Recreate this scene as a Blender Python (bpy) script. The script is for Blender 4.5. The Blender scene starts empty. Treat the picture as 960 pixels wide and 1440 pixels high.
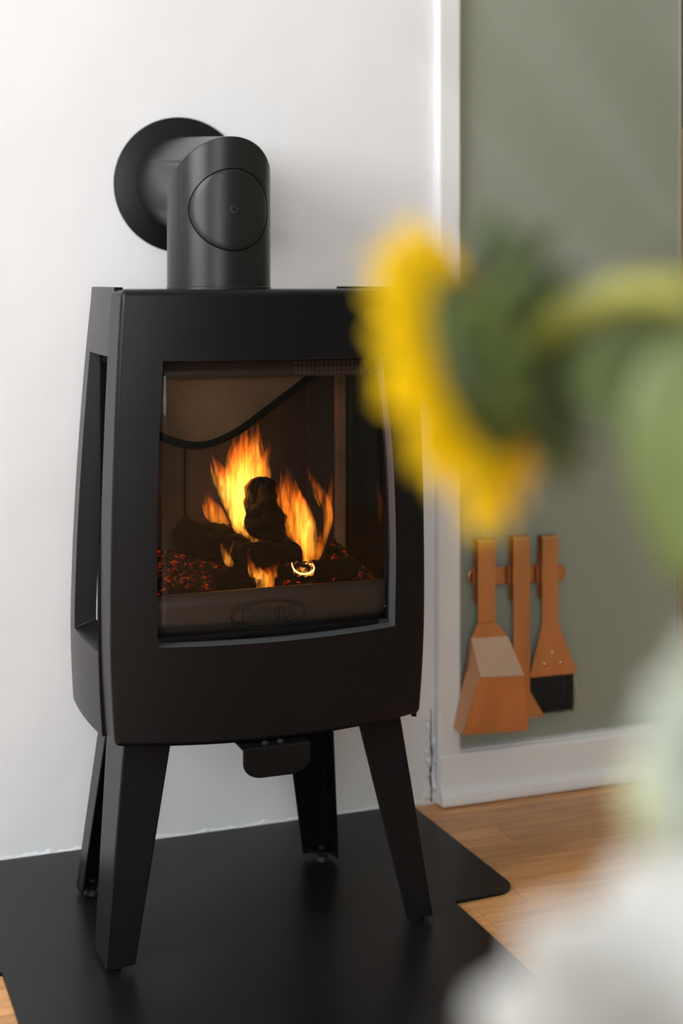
import bpy, bmesh, math, random
from mathutils import Vector, Matrix, noise
random.seed(7)
S = bpy.context.scene
C = bpy.context.scene.collection
R = math.radians
# ------------------------------------------------------------------ camera
FPX, CXP, HORY = 2100.0, 480.0, 394.0
TH = math.atan(800 / FPX)
CAM = Vector((0.0, -2.3576, 0.906))
cd = bpy.data.cameras.new('camera'); cam = bpy.data.objects.new('camera', cd); C.objects.link(cam)
cam.location = CAM; cam.rotation_euler = (R(90), 0, -TH)
cd.sensor_fit = 'VERTICAL'; cd.sensor_height = 36; cd.lens = FPX / 1440 * 36
cd.shift_y = -(720 - HORY) / 1440
cd.clip_start = 0.02
cd.dof.use_dof = True; cd.dof.focus_distance = 2.03; cd.dof.aperture_fstop = 2.9
S.camera = cam
# ------------------------------------------------------------------ world, lights, exposure
W = bpy.data.worlds.new('world'); S.world = W; W.use_nodes = True
W.node_tree.nodes['Background'].inputs[0].default_value = (0.80, 0.90, 1.0, 1)
W.node_tree.nodes['Background'].inputs[1].default_value = 1.0
def area(name, loc, target, sx, sy, power, col=(1, 1, 1)):
    l = bpy.data.lights.new(name, 'AREA'); l.shape = 'RECTANGLE'; l.size = sx; l.size_y = sy
    l.energy = power; l.color = col
    o = bpy.data.objects.new(name, l); C.objects.link(o); o.location = loc
    o.rotation_euler = (Vector(target) - Vector(loc)).to_track_quat('-Z', 'Y').to_euler()
    return o
# daylight entering by the window in the left wall and the glazed doors behind the camera
area('window_daylight', (-1.75, -1.55, 1.66), (0.0, -1.45, 2.15), 1.6, 1.3, 78, (0.93, 0.97, 1.0))
area('garden_door_daylight', (-0.85, -4.82, 1.4), (-0.3, 0, 1.2), 1.6, 1.9, 52, (0.90, 0.96, 1.0))
S.view_settings.view_transform = 'Standard'; S.view_settings.look = 'None'
S.view_settings.gamma = 1; S.view_settings.exposure = 0.0
S.view_settings.use_curve_mapping = False
S.cycles.use_denoising = True
S.cycles.max_bounces = 8; S.cycles.transparent_max_bounces = 24

# ------------------------------------------------------------------ helpers
FW = Vector((math.sin(TH), math.cos(TH), 0)); RT = Vector((math.cos(TH), -math.sin(TH), 0)); UP = Vector((0, 0, 1))
def at(x, y, d):
    """world point seen at photo position (x,y), d metres in front of the lens"""
    return CAM + FW * d + RT * ((x - CXP) / FPX * d) + UP * ((HORY - y) / FPX * d)
def on(x, y, Y):      # point at photo position on the plane y = Y
    d0 = at(x, y, 1.0) - CAM; t = (Y - CAM.y) / d0.y; return CAM + d0 * t
def lerp(a, b, t): return a + (b - a) * t
def interp(tab, x):
    if x <= tab[0][0]: return tab[0][1]
    for (x0, y0), (x1, y1) in zip(tab, tab[1:]):
        if x <= x1:
            t = (x - x0) / (x1 - x0); return lerp(y0, y1, t)
    return tab[-1][1]
def spline(tab, x):
    """smooth interpolation through (x,y) pairs"""
    n = len(tab)
    if x <= tab[0][0]: return tab[0][1]
    if x >= tab[-1][0]: return tab[-1][1]
    for i in range(n - 1):
        if x <= tab[i + 1][0]: break
    def sl(k):
        a, b = max(0, k - 1), min(n - 1, k + 1)
        return (tab[b][1] - tab[a][1]) / (tab[b][0] - tab[a][0])
    x0, y0 = tab[i]; x1, y1 = tab[i + 1]; h = x1 - x0; t = (x - x0) / h
    return ((2*t**3 - 3*t*t + 1) * y0 + (t**3 - 2*t*t + t) * h * sl(i)
            + (-2*t**3 + 3*t*t) * y1 + (t**3 - t*t) * h * sl(i + 1))

class MB:
    def __init__(s): s.v = []; s.f = []
    def add(s, vs, fs):
        b = len(s.v); s.v += [tuple(v) for v in vs]; s.f += [tuple(b + i for i in f) for f in fs]; return s
    def box(s, lo, hi, rot=None, org=None):
        (a, b, c), (d, e, g) = lo, hi
        vs = [Vector(p) for p in ((a,b,c),(d,b,c),(d,e,c),(a,e,c),(a,b,g),(d,b,g),(d,e,g),(a,e,g))]
        if rot is not None:
            o = Vector(org); vs = [rot @ (p - o) + o for p in vs]
        return s.add(vs, [(0,3,2,1),(4,5,6,7),(0,1,5,4),(1,2,6,5),(2,3,7,6),(3,0,4,7)])
    def tube(s, pts, rad, n=16, caps=True, flat=1.0, side=None):
        """sweep of a round (or flattened) section along pts; rad number or list"""
        pts = [Vector(p) for p in pts]
        if not isinstance(rad, (list, tuple)): rad = [rad] * len(pts)
        rings = []
        ref = Vector(side) if side is not None else None
        for i, p in enumerate(pts):
            t = (pts[min(i + 1, len(pts) - 1)] - pts[max(i - 1, 0)]).normalized()
            if ref is None:
                ref = Vector((1, 0, 0)) if abs(t.x) < .8 else Vector((0, 1, 0))
            u = (ref - t * ref.dot(t)).normalized(); w = t.cross(u); ref = u
            rings.append([p + u * math.cos(2*math.pi*k/n) * rad[i] + w * math.sin(2*math.pi*k/n) * rad[i] * flat for k in range(n)])
        b = len(s.v)
        for r in rings: s.v += [tuple(q) for q in r]
        for i in range(len(rings) - 1):
            for k in range(n):
                k2 = (k + 1) % n
                s.f.append((b + i*n + k, b + i*n + k2, b + (i+1)*n + k2, b + (i+1)*n + k))
        if caps:
            s.f.append(tuple(b + k for k in reversed(range(n))))
            s.f.append(tuple(b + (len(rings)-1)*n + k for k in range(n)))
        return s
    def prism(s, poly, ext):
        """poly: list of 3d points, extruded by vector ext"""
        n = len(poly); e = Vector(ext); b = len(s.v)
        s.v += [tuple(p) for p in poly] + [tuple(Vector(p) + e) for p in poly]
        s.f.append(tuple(b + i for i in range(n))); s.f.append(tuple(b + n + i for i in reversed(range(n))))
        for i in range(n):
            j = (i + 1) % n; s.f.append((b + j, b + i, b + n + i, b + n + j))
        return s
    def grid(s, P, ni, nj, skip=None):
        b = len(s.v)
        for i in range(ni):
            for j in range(nj): s.v.append(tuple(P(i, j)))
        for i in range(ni - 1):
            for j in range(nj - 1):
                if skip and skip(i, j): continue
                s.f.append((b + i*nj + j, b + (i+1)*nj + j, b + (i+1)*nj + j + 1, b + i*nj + j + 1))
        return b
    def lathe(s, prof, n=40, M=None):
        """prof: (r,z) list revolved about z; M optional matrix"""
        b = len(s.v); M = M or Matrix.Identity(4)
        for r, z in prof:
            for k in range(n):
                a = 2*math.pi*k/n; s.v.append(tuple(M @ Vector((r*math.cos(a), r*math.sin(a), z))))
        for i in range(len(prof) - 1):
            for k in range(n):
                k2 = (k + 1) % n
                s.f.append((b + i*n + k, b + i*n + k2, b + (i+1)*n + k2, b + (i+1)*n + k))
        s.f.append(tuple(b + k for k in reversed(range(n))))
        s.f.append(tuple(b + (len(prof)-1)*n + k for k in range(n)))
        return s
    def build(s, name, mat, parent=None, smooth=False, bevel=0, seg=2, solid=0, sub=0, weld=True, angle=35):
        me = bpy.data.meshes.new(name); me.from_pydata(s.v, [], s.f)
        bm = bmesh.new(); bm.from_mesh(me)
        if weld: bmesh.ops.remove_doubles(bm, verts=bm.verts, dist=1e-5)
        bmesh.ops.recalc_face_normals(bm, faces=bm.faces)
        if smooth:
            for f in bm.faces: f.smooth = True
            if smooth != 'all':
                for e in bm.edges:
                    if len(e.link_faces) == 2 and e.calc_face_angle(0) > R(angle): e.smooth = False
        bm.to_mesh(me); bm.free()
        me.materials.append(mat)
        o = bpy.data.objects.new(name, me); C.objects.link(o)
        if solid:
            m = o.modifiers.new('solid', 'SOLIDIFY'); m.thickness = solid; m.offset = 0
        if bevel:
            m = o.modifiers.new('bevel', 'BEVEL'); m.width = bevel; m.segments = seg; m.limit_method = 'ANGLE'; m.angle_limit = R(40)
            m.harden_normals = False
        if sub:
            m = o.modifiers.new('sub', 'SUBSURF'); m.levels = sub; m.render_levels = sub
        if parent is not None: put(o, parent)
        return o
def put(o, parent):
    o.parent = parent; o.matrix_parent_inverse = Matrix.Translation(-parent.location) if parent.rotation_euler.to_matrix() == Matrix.Identity(3) else parent.matrix_basis.inverted()
    return o
def thing(name, loc, label, cat, group=None):
    o = bpy.data.objects.new(name, None); C.objects.link(o); o.location = loc; o.empty_display_size = .05
    return tag(o, label, cat, group)
def tag(o, label=None, cat=None, group=None, kind=None):
    if label: o['label'] = label
    if cat: o['category'] = cat
    if group: o['group'] = group
    if kind: o['kind'] = kind
    return o
def struct(o, label=None): return tag(o, label, None, None, 'structure')

# ------------------------------------------------------------------ materials
def mat(name, col, rough=.5, metal=0, spec=.5, bump=None, var=None, **kw):
    """bump=(scale,strength,dist); var=(scale,amount) brightness variation; all in object space"""
    m = bpy.data.materials.new(name); m.use_nodes = True; nt = m.node_tree; p = nt.nodes['Principled BSDF']
    p.inputs['Base Color'].default_value = (*col, 1); p.inputs['Roughness'].default_value = rough
    p.inputs['Metallic'].default_value = metal; p.inputs['Specular IOR Level'].default_value = spec
    for k, v in kw.items(): p.inputs[k].default_value = v
    tc = nt.nodes.new('ShaderNodeTexCoord')
    if bump:
        n = nt.nodes.new('ShaderNodeTexNoise'); n.inputs['Scale'].default_value = bump[0]; n.inputs['Detail'].default_value = 4
        b = nt.nodes.new('ShaderNodeBump'); b.inputs['Strength'].default_value = bump[1]; b.inputs['Distance'].default_value = bump[2]
        nt.links.new(tc.outputs['Object'], n.inputs['Vector']); nt.links.new(n.outputs['Fac'], b.inputs['Height'])
        nt.links.new(b.outputs['Normal'], p.inputs['Normal'])
    if var:
        n = nt.nodes.new('ShaderNodeTexNoise'); n.inputs['Scale'].default_value = var[0]; n.inputs['Detail'].default_value = 5
        if len(var) > 2:
            mp = nt.nodes.new('ShaderNodeMapping'); mp.inputs['Scale'].default_value = var[2]
            nt.links.new(tc.outputs['Object'], mp.inputs[0]); nt.links.new(mp.outputs[0], n.inputs['Vector'])
        else: nt.links.new(tc.outputs['Object'], n.inputs['Vector'])
        r = nt.nodes.new('ShaderNodeValToRGB')
        lo, hi = [tuple(max(0, c * (1 + sg * var[1])) for c in col) for sg in (-1, 1)]
        r.color_ramp.elements[0].position = .3; r.color_ramp.elements[1].position = .7
        r.color_ramp.elements[0].color = (*lo, 1); r.color_ramp.elements[1].color = (*hi, 1)
        nt.links.new(n.outputs['Fac'], r.inputs[0]); nt.links.new(r.outputs[0], p.inputs['Base Color'])
    return m
M = {}
M['plaster'] = mat('white_plaster', (.80, .80, .805), .75, bump=(9, .12, .02), var=(1.4, .02))
M['white_paint'] = mat('white_gloss_paint', (.80, .80, .80), .38, bump=(30, .12, .004))
M['green'] = mat('sage_green_paint', (.285, .310, .250), .42, bump=(12, .04, .01), var=(2, .04))
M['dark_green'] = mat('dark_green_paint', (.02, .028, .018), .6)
M['stove'] = mat('matt_black_stove_paint', (.0046, .0048, .0058), .33, spec=.2, bump=(420, .12, .0006), var=(60, .12))
M['pipe'] = mat('black_flue_enamel', (.012, .0115, .0115), .34, spec=.36, bump=(300, .06, .0004), var=(4, .15, (1, 1, 6)))
M['flange'] = mat('satin_black_rosette', (.006, .0058, .0058), .36, spec=.28)
M['cast'] = mat('dark_cast_iron', (.012, .012, .012), .6, bump=(200, .4, .001))
M['plate'] = mat('black_hearth_plate', (.0065, .0065, .0070), .34, spec=.22, bump=(5, .06, .01), var=(8, .3))
M['hole'] = mat('black_gap', (.002, .002, .002), .9, spec=.1)
M['steel'] = mat('bare_steel', (.35, .34, .33), .4, metal=1)
M['vermiculite'] = mat('sooty_tan_firebrick', (.115, .068, .036), .9, bump=(120, .3, .002), var=(9, .55))
M['soot'] = mat('sooted_liner', (.009, .0055, .0036), .92, bump=(80, .4, .002), var=(12, .6))
M['copper'] = mat('brushed_copper', (.70, .35, .16), .34, metal=.85, bump=(90, .05, .001), var=(14, .14, (1, 1, .3)))
M['copper_bright'] = mat('burnished_copper', (.66, .36, .19), .27, metal=.95, bump=(90, .05, .001))
M['bristle'] = mat('black_bristle', (.008, .007, .006), .6)
M['tablewood'] = mat('oak_table', (.32, .19, .09), .5, var=(6, .2, (1, 8, 1)))
M['ceramic'] = mat('white_glazed_ceramic', (.75, .74, .70), .25)
M['stem'] = mat('green_stem', (.28, .28, .05), .5, var=(30, .25))
M['sepal'] = mat('dark_green_sepal', (.055, .080, .014), .55, var=(40, .5))
M['leaf'] = mat('leaf_green', (.125, .165, .045), .5, var=(30, .2), bump=(60, .2, .002))
M['blade'] = mat('dark_grass_green', (.06, .08, .035), .55)
M['disc'] = mat('brown_flower_disc', (.06, .03, .01), .8, bump=(400, .8, .002))
def petal_mat(name, c0, tr):
    m = bpy.data.materials.new(name); m.use_nodes = True; nt = m.node_tree; p = nt.nodes['Principled BSDF']
    p.inputs['Base Color'].default_value = (*c0, 1); p.inputs['Roughness'].default_value = .6
    t = nt.nodes.new('ShaderNodeBsdfTranslucent'); t.inputs[0].default_value = (*c0, 1)
    mx = nt.nodes.new('ShaderNodeMixShader'); mx.inputs[0].default_value = tr
    nt.links.new(p.outputs[0], mx.inputs[1]); nt.links.new(t.outputs[0], mx.inputs[2])
    nt.links.new(mx.outputs[0], nt.nodes['Material Output'].inputs[0]); return m
M['petal'] = petal_mat('yellow_petal', (1.0, .80, .002), .55)
M['white_petal'] = petal_mat('white_petal', (.56, .545, .51), .25)
M['pale_petal'] = petal_mat('pale_green_white_petal', (.52, .55, .46), .35)
def glass_mat():
    m = bpy.data.materials.new('stove_glass'); m.use_nodes = True; nt = m.node_tree; nt.nodes.remove(nt.nodes['Principled BSDF'])
    tr = nt.nodes.new('ShaderNodeBsdfTransparent'); tr.inputs[0].default_value = (.93, .91, .89, 1)
    gl = nt.nodes.new('ShaderNodeBsdfGlossy'); gl.inputs['Roughness'].default_value = .035
    fr = nt.nodes.new('ShaderNodeFresnel'); fr.inputs[0].default_value = 1.32
    mx = nt.nodes.new('ShaderNodeMixShader')
    nt.links.new(fr.outputs[0], mx.inputs[0]); nt.links.new(tr.outputs[0], mx.inputs[1]); nt.links.new(gl.outputs[0], mx.inputs[2])
    nt.links.new(mx.outputs[0], nt.nodes['Material Output'].inputs[0]); return m
M['glass'] = glass_mat()
def wood_mat(name, c0, c1, rough=.36):
    m = bpy.data.materials.new(name); m.use_nodes = True; nt = m.node_tree; p = nt.nodes['Principled BSDF']
    p.inputs['Roughness'].default_value = rough
    tc = nt.nodes.new('ShaderNodeTexCoord'); oi = nt.nodes.new('ShaderNodeObjectInfo')
    mp = nt.nodes.new('ShaderNodeMapping'); mp.inputs['Scale'].default_value = (2.2, 26, 8)
    off = nt.nodes.new('ShaderNodeVectorMath'); off.operation = 'ADD'
    mul = nt.nodes.new('ShaderNodeMath'); mul.operation = 'MULTIPLY'; mul.inputs[1].default_value = 37
    nt.links.new(oi.outputs['Random'], mul.inputs[0]); nt.links.new(tc.outputs['Object'], mp.inputs[0])
    nt.links.new(mp.outputs[0], off.inputs[0]); nt.links.new(mul.outputs[0], off.inputs[1])
    n = nt.nodes.new('ShaderNodeTexNoise'); n.inputs['Scale'].default_value = 2.4; n.inputs['Detail'].default_value = 6; n.inputs['Distortion'].default_value = .8
    nt.links.new(off.outputs[0], n.inputs['Vector'])
    r = nt.nodes.new('ShaderNodeValToRGB'); r.color_ramp.elements[0].position = .3; r.color_ramp.elements[1].position = .72
    r.color_ramp.elements[0].color = (*c0, 1); r.color_ramp.elements[1].color = (*c1, 1)
    nt.links.new(n.outputs['Fac'], r.inputs[0])
    hs = nt.nodes.new('ShaderNodeHueSaturation'); mr = nt.nodes.new('ShaderNodeMapRange')
    mr.inputs['To Min'].default_value = .84; mr.inputs['To Max'].default_value = 1.12
    nt.links.new(oi.outputs['Random'], mr.inputs[0]); nt.links.new(mr.outputs[0], hs.inputs['Value']); nt.links.new(r.outputs[0], hs.inputs['Color'])
    nt.links.new(hs.outputs[0], p.inputs['Base Color'])
    b = nt.nodes.new('ShaderNodeBump'); b.inputs['Strength'].default_value = .12; b.inputs['Distance'].default_value = .001
    nt.links.new(n.outputs['Fac'], b.inputs['Height']); nt.links.new(b.outputs[0], p.inputs['Normal'])
    return m
M['plank'] = wood_mat('honey_oak_plank', (.47, .205, .068), (.70, .36, .135))
M['cabwood'] = wood_mat('cabinet_wood', (.40, .21, .09), (.55, .30, .14), .45)

# ------------------------------------------------------------------ room shell
XL, XR, YB, ZC = -1.9, 3.0, -5.0, 2.5
GX0, GX1 = 1.114, 1.566      # sage green field
floor = MB().box((XL, YB, -.06), (XR, 1.6, -.0115)).build('floor', mat('dark_subfloor', (.10, .05, .02), .8))
struct(floor, 'honey oak plank floor running along the walls')
PW = .0716
def plank(x0, x1, y0, y1):
    b = bmesh.new()
    g = .0007
    vs = [(x0+g, y0+g, -.011), (x1-g, y0+g, -.011), (x1-g, y1-g, -.011), (x0+g, y1-g, -.011)]
    c = Vector(((x0+x1)/2, (y0+y1)/2, 0)); t = .0005
    lo = [b.verts.new(Vector(v) - c) for v in vs]
    mi = [b.verts.new(Vector((v[0], v[1], -t)) - c) for v in vs]
    hi = [b.verts.new(Vector((v[0] + (t if v[0] < c.x else -t), v[1] + (t if v[1] < c.y else -t), 0)) - c) for v in vs]
    b.faces.new(hi)
    for i in range(4):
        j = (i + 1) % 4; b.faces.new((lo[i], lo[j], mi[j], mi[i])); b.faces.new((mi[i], mi[j], hi[j], hi[i]))
    bmesh.ops.recalc_face_normals(b, faces=b.faces)
    me = bpy.data.meshes.new('plank'); b.to_mesh(me); b.free(); me.materials.append(M['plank'])
    o = bpy.data.objects.new('plank', me); C.objects.link(o); o.location = c; put(o, floor); return o
joints = {6: [.30, .947, 1.44], 5: [.62, 1.03, 1.63], 4: [.4, 1.25], 3: [.71, 1.46], 2: [.35, 1.12, 1.7], 1: [.5, 1.37], 0: [.2, .9, 1.41]}
for r in range(27):
    y1 = .0115 - PW * r; y0 = y1 - PW
    js = joints.get(r)
    if js is None:
        x = random.uniform(-.2, .3); js = []
        while x < 2.2: js.append(x); x += random.uniform(.45, .75)
    xs = [XL] + js + [XR]
    for a, b_ in zip(xs, xs[1:]): plank(a, b_, y0, y1)
yend = .0115 - PW * 27
o = MB().box((XL, YB, -.011), (XR, yend, 0)).build('plank_field', M['plank'], floor); o['kind'] = 'stuff'
o = MB().box((XL, .0115, -.011), (XR, 1.6, 0)).build('plank_field', M['plank'], floor); o['kind'] = 'stuff'

# white wall behind the stove (chimney breast), gently uneven plaster
mb = MB()
def wp(i, j):
    x = lerp(XL, 1.072, i / 60); z = lerp(.0, ZC, j / 50)
    dy = .004 * noise.noise(Vector((x * 2.1, z * 2.1, 3))) + .0018 * noise.noise(Vector((x * 7, z * 7, 9)))
    return (x, dy * min(1, z / .1), z)
mb.grid(wp, 61, 51)
mb.box((XL, .012, 0), (1.072, .14, ZC))
struct(mb.build('wall_back', M['plaster'], smooth=True), 'uneven white plaster wall behind the stove')
# sage green wall field
struct(MB().box((1.072, .004, 0), (GX1, .14, ZC)).build('wall_green', M['green'], bevel=.002), 'flat sage green wall field right of the stove')
struct(MB().box((2.5, .004, 0), (XR, .14, ZC)).build('wall_back_right', M['green']), 'sage green wall beyond the doorway')
# flat white upright between white wall and green field
struct(MB().box((1.070, -.017, 0), (GX0, .02, ZC)).build('trim_1', M['white_paint'], bevel=.006, seg=4), 'white painted upright trim between plaster and green wall')
struct(MB().box((GX1 - .0, -.002, 0), (GX1 + .004, .14, ZC)).build('trim_2', mat('pale_edge', (.35, .33, .26), .5)), 'thin pale edge where the green wall ends')
# baseboard with a rounded foot
mb = MB()
prof = [(.006, .002), (-.030, .002), (-.0315, .010), (-.0305, .020), (-.026, .025), (-.0215, .028), (-.0205, .034), (-.0205, .082), (-.0175, .0875), (-.012, .0885), (-.010, .0915), (.006, .093)]
n = len(prof)
for x in (1.072, GX1 + .004):
    mb.v += [(x, y, z) for y, z in prof]
mb.f += [tuple(range(n)), tuple(reversed(range(n, 2 * n)))] + [(i, (i+1) % n, n + (i+1) % n, n + i) for i in range(n)]
struct(mb.build('baseboard_back', M['white_paint'], bevel=.0015), 'white painted baseboard with rounded foot below the green wall')
# ragged filler along the foot of the plaster wall, and the split joint at the corner
mb = MB(); N = 420; top = []; low = []
for i in range(N + 1):
    x = lerp(-.6, 1.068, i / N)
    h = .0060 + .0050 * noise.noise(Vector((x * 31, 1, 0))) + .0060 * noise.noise(Vector((x * 90, 2, 0)))
    l = .0025 + .0030 * abs(noise.noise(Vector((x * 48, 5, 0)))) + .004 * max(0, noise.noise(Vector((x * 15, 8, 0))))
    d = -.0012 - .0026 * abs(noise.noise(Vector((x * 60, 7, 0))))
    top.append((x, 0.0005, h + l)); low.append((x, d, l))
P3 = [top, [(a[0], b_[1], (a[2] * .55 + b_[2] * .45)) for a, b_ in zip(top, low)], low, [(a[0], .004, a[2]) for a in low]]
mb.grid(lambda i, j: P3[j][i], N + 1, 4)
struct(mb.build('trim_3', M['plaster'], smooth=True), 'crumbly white filler along the foot of the plaster wall')
mb = MB(); P4 = []
for i in range(121):
    z = lerp(.004, .165, i / 120)
    w = (.0012 + .0018 * noise.noise(Vector((z * 60, 3, 1))) + .0012 * noise.noise(Vector((z * 180, 4, 1)))) * (1 - (i / 120) ** 3)
    c = 1.0635 + .003 * noise.noise(Vector((z * 30, 7, 2)))
    P4.append([(c - max(w, .0004), -.0012, z), (c + max(w, .0004) * .8, -.0012, z)])
mb.grid(lambda i, j: P4[i][j], 121, 2)
struct(mb.build('trim_4', M['hole'], solid=.0012), 'jagged dark split in the plaster beside the baseboard end')
mb = MB()
for k in range(46):
    z = random.uniform(.004, .16); s_ = random.uniform(.002, .006)
    x = 1.0635 + random.choice((-1, 1)) * random.uniform(.004, .009)
    mb.lathe([(s_ * .3, -s_), (s_, -s_ * .3), (s_ * .8, s_ * .5), (s_ * .2, s_ * .9)], 6, Matrix.Translation((x, .0, z)) @ Matrix.Rotation(random.random() * 3, 4, 'X') @ Matrix.Diagonal((.9, .7, random.uniform(1, 2.4), 1)))
o = mb.build('trim_5', M['plaster'], smooth='all'); struct(o, 'flaking white filler crumbs beside the baseboard end')

# the rest of the room, out of the frame
mb = MB()
mb.box((XL - .12, YB, 0), (XL, -2.45, ZC)).box((XL - .12, -.65, 0), (XL, .14, ZC)).box((XL - .12, -2.45, 0), (XL, -.65, .92)).box((XL - .12, -2.45, 2.32), (XL, -.65, ZC))
struct(mb.build('wall_left', M['plaster']), 'white side wall with a window')
mb = MB()
mb.box((XL, YB - .12, 0), (-1.7, YB, ZC)).box((0, YB - .12, 0), (XR, YB, ZC)).box((-1.7, YB - .12, 2.4), (0, YB, ZC)).box((-1.7, YB - .12, 0), (0, YB, .3))
struct(mb.build('wall_front', M['green']), 'sage green wall with wide garden windows behind the camera')
struct(MB().box((XR, YB, 0), (XR + .12, 1.6, ZC)).build('wall_right', M['green']), 'sage green wall on the right')
struct(MB().box((XL, YB, ZC), (XR, 1.6, ZC + .1)).build('ceiling', M['plaster']), 'white ceiling')
def window(name, axis, c, a0, a1, z0, z1, nx):
    mb = MB()
    def bar(p0, p1, q0, q1):
        if axis == 'x': mb.box((c - .03, p0, q0), (c + .03, p1, q1))
        else: mb.box((p0, c - .03, q0), (p1, c + .03, q1))
    bar(a0, a1, z0, z0 + .06); bar(a0, a1, z1 - .06, z1); bar(a0, a0 + .06, z0, z1); bar(a1 - .06, a1, z0, z1)
    for k in range(1, nx):
        x = lerp(a0, a1, k / nx); bar(x - .025, x + .025, z0, z1)
    fr = mb.build(name, M['white_paint']); struct(fr, 'white framed window out of view')
    return fr
window('window_1', 'x', XL - .06, -2.45, -.65, .92, 2.32, 2)
window('window_2', 'y', YB - .06, -1.7, 0, .3, 2.4, 2)
# next room seen past the end of the green wall
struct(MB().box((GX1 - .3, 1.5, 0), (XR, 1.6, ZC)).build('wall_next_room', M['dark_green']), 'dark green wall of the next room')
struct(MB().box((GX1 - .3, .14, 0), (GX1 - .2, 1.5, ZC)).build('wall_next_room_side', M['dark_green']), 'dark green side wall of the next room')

# ------------------------------------------------------------------ hearth plate
def arc(cx, cy, r, a0, a1, n=8): return [(cx + r*math.cos(R(lerp(a0, a1, k/n))), cy + r*math.sin(R(lerp(a0, a1, k/n)))) for k in range(n+1)]
poly = [(.178, -.002), (.178, -.385), (.279, -.385), (.279, -1.15), (.924, -1.15), (.924, -.392)] + arc(1.025 - .03, -.388 + .036, .036, -90, 0) + [(1.026, -.012), (1.016, -.002)]
hp = MB().prism([(x, y, .0005) for x, y in poly], (0, 0, .005)).build('hearth_plate', M['plate'], bevel=.001)
tag(hp, 'black steel hearth plate with stepped edge lying on the oak floor', 'hearth plate')
HZ = .0055

# ------------------------------------------------------------------ the stove
XC = .636; YF = -.43
stove = thing('wood_stove', (XC, -.30, HZ), 'black steel wood burning stove on four splayed legs, flames behind its glass', 'stove')
ZT, ZB = .892, .296
WT = [(.28, .2165), (.30, .2175), (.36, .2215), (.43, .2238), (.57, .2228), (.70, .2190), (.80, .2145), (.892, .2090)]
def hw(z): return spline(WT, z)
BULGE = .022
def fy(x, z):      # front surface: bowed outwards in plan, a touch in elevation
    s_ = (x - XC) / hw(z)
    return YF - BULGE * (1 - s_ * s_) - .004 * (1 - ((z - .6) / .3) ** 2)
OL = [(.42, -.1640), (.55, -.1655), (.68, -.1630), (.80, -.1570)]   # left edge of the opening
OR_ = [(.42, .1735), (.55, .1745), (.68, .1685), (.80, .1530)]      # right edge
def zbot(s_): return ZB - .008 * (1 - s_ * s_)
def zo_b(s_): return .427 - .006 * (1 - s_ * s_)
def zo_t(s_): return .800
def ztop(s_): return ZT
NA, NM, NE = 8, 24, 5
rows = [('b', k / 6) for k in range(6)] + [('m', k / 20) for k in range(20)] + [('t', k / 5) for k in range(6)]
NR = len(rows); NCx = NE + NM + NE + 1
def fpt(i, j):
    band, t = rows[i]
    if j <= NE: zone, u = 'l', j / NE
    elif j <= NE + NM: zone, u = 'm', (j - NE) / NM
    else: zone, u = 'r', (j - NE - NM) / NE
    x = XC
    sg = {'l': lerp(-1, -.74, u), 'm': lerp(-.74, .76, u), 'r': lerp(.76, 1, u)}[zone]
    if band == 'b': z = lerp(zbot(sg), zo_b(sg), t)
    elif band == 'm': z = lerp(zo_b(sg), zo_t(sg), t)
    else: z = lerp(zo_t(sg), ztop(sg), t)
    w = hw(z); l, r_ = spline(OL, z), spline(OR_, z)
    if zone == 'l': x = XC + lerp(-w, l, u)
    elif zone == 'm': x = XC + lerp(l, r_, u)
    else: x = XC + lerp(r_, w, u)
    return Vector((x, fy(x, z), z))
mb = MB()
hole = lambda i, j: 6 <= i < 26 and NE <= j < NE + NM
mb.grid(fpt, NR, NCx, hole)
# reveal of the opening
RD = .026
loop = [(6, j) for j in range(NE, NE + NM)] + [(i, NE + NM) for i in range(6, 26)] + [(26, j) for j in range(NE + NM, NE, -1)] + [(i, NE) for i in range(26, 6, -1)]
pts = [fpt(*q) for q in loop]; n = len(pts)
cx_ = Vector((XC + .004, 0, .613))
ins = [p + Vector(((cx_.x - p.x) * .012, RD, (cx_.z - p.z) * .012)) for p in pts]
rv = MB(); rv.add(pts + ins, [(i, (i+1) % n, n + (i+1) % n, n + i) for i in range(n)]); rv.build('opening_frame', mat('grey_frame_edge', (.048, .050, .056), .55), stove, smooth=True)
# outer returns
SEAM = .052
loop = [(0, j) for j in range(NCx - 1)] + [(i, NCx - 1) for i in range(NR - 1)] + [(NR - 1, j) for j in range(NCx - 1, 0, -1)] + [(i, 0) for i in range(NR - 1, 0, -1)]
pts = [fpt(*q) for q in loop]; n = len(pts)
bk = [Vector((p.x + (-.0025 if p.x < XC - .19 else (.0025 if p.x > XC + .19 else 0)), YF + SEAM, p.z)) for p in pts]
mb.add(pts + bk, [(i, (i+1) % n, n + (i+1) % n, n + i) for i in range(n)])
front = mb.build('front_door', M['stove'], stove, smooth=True, bevel=.0065, seg=4)
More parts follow.
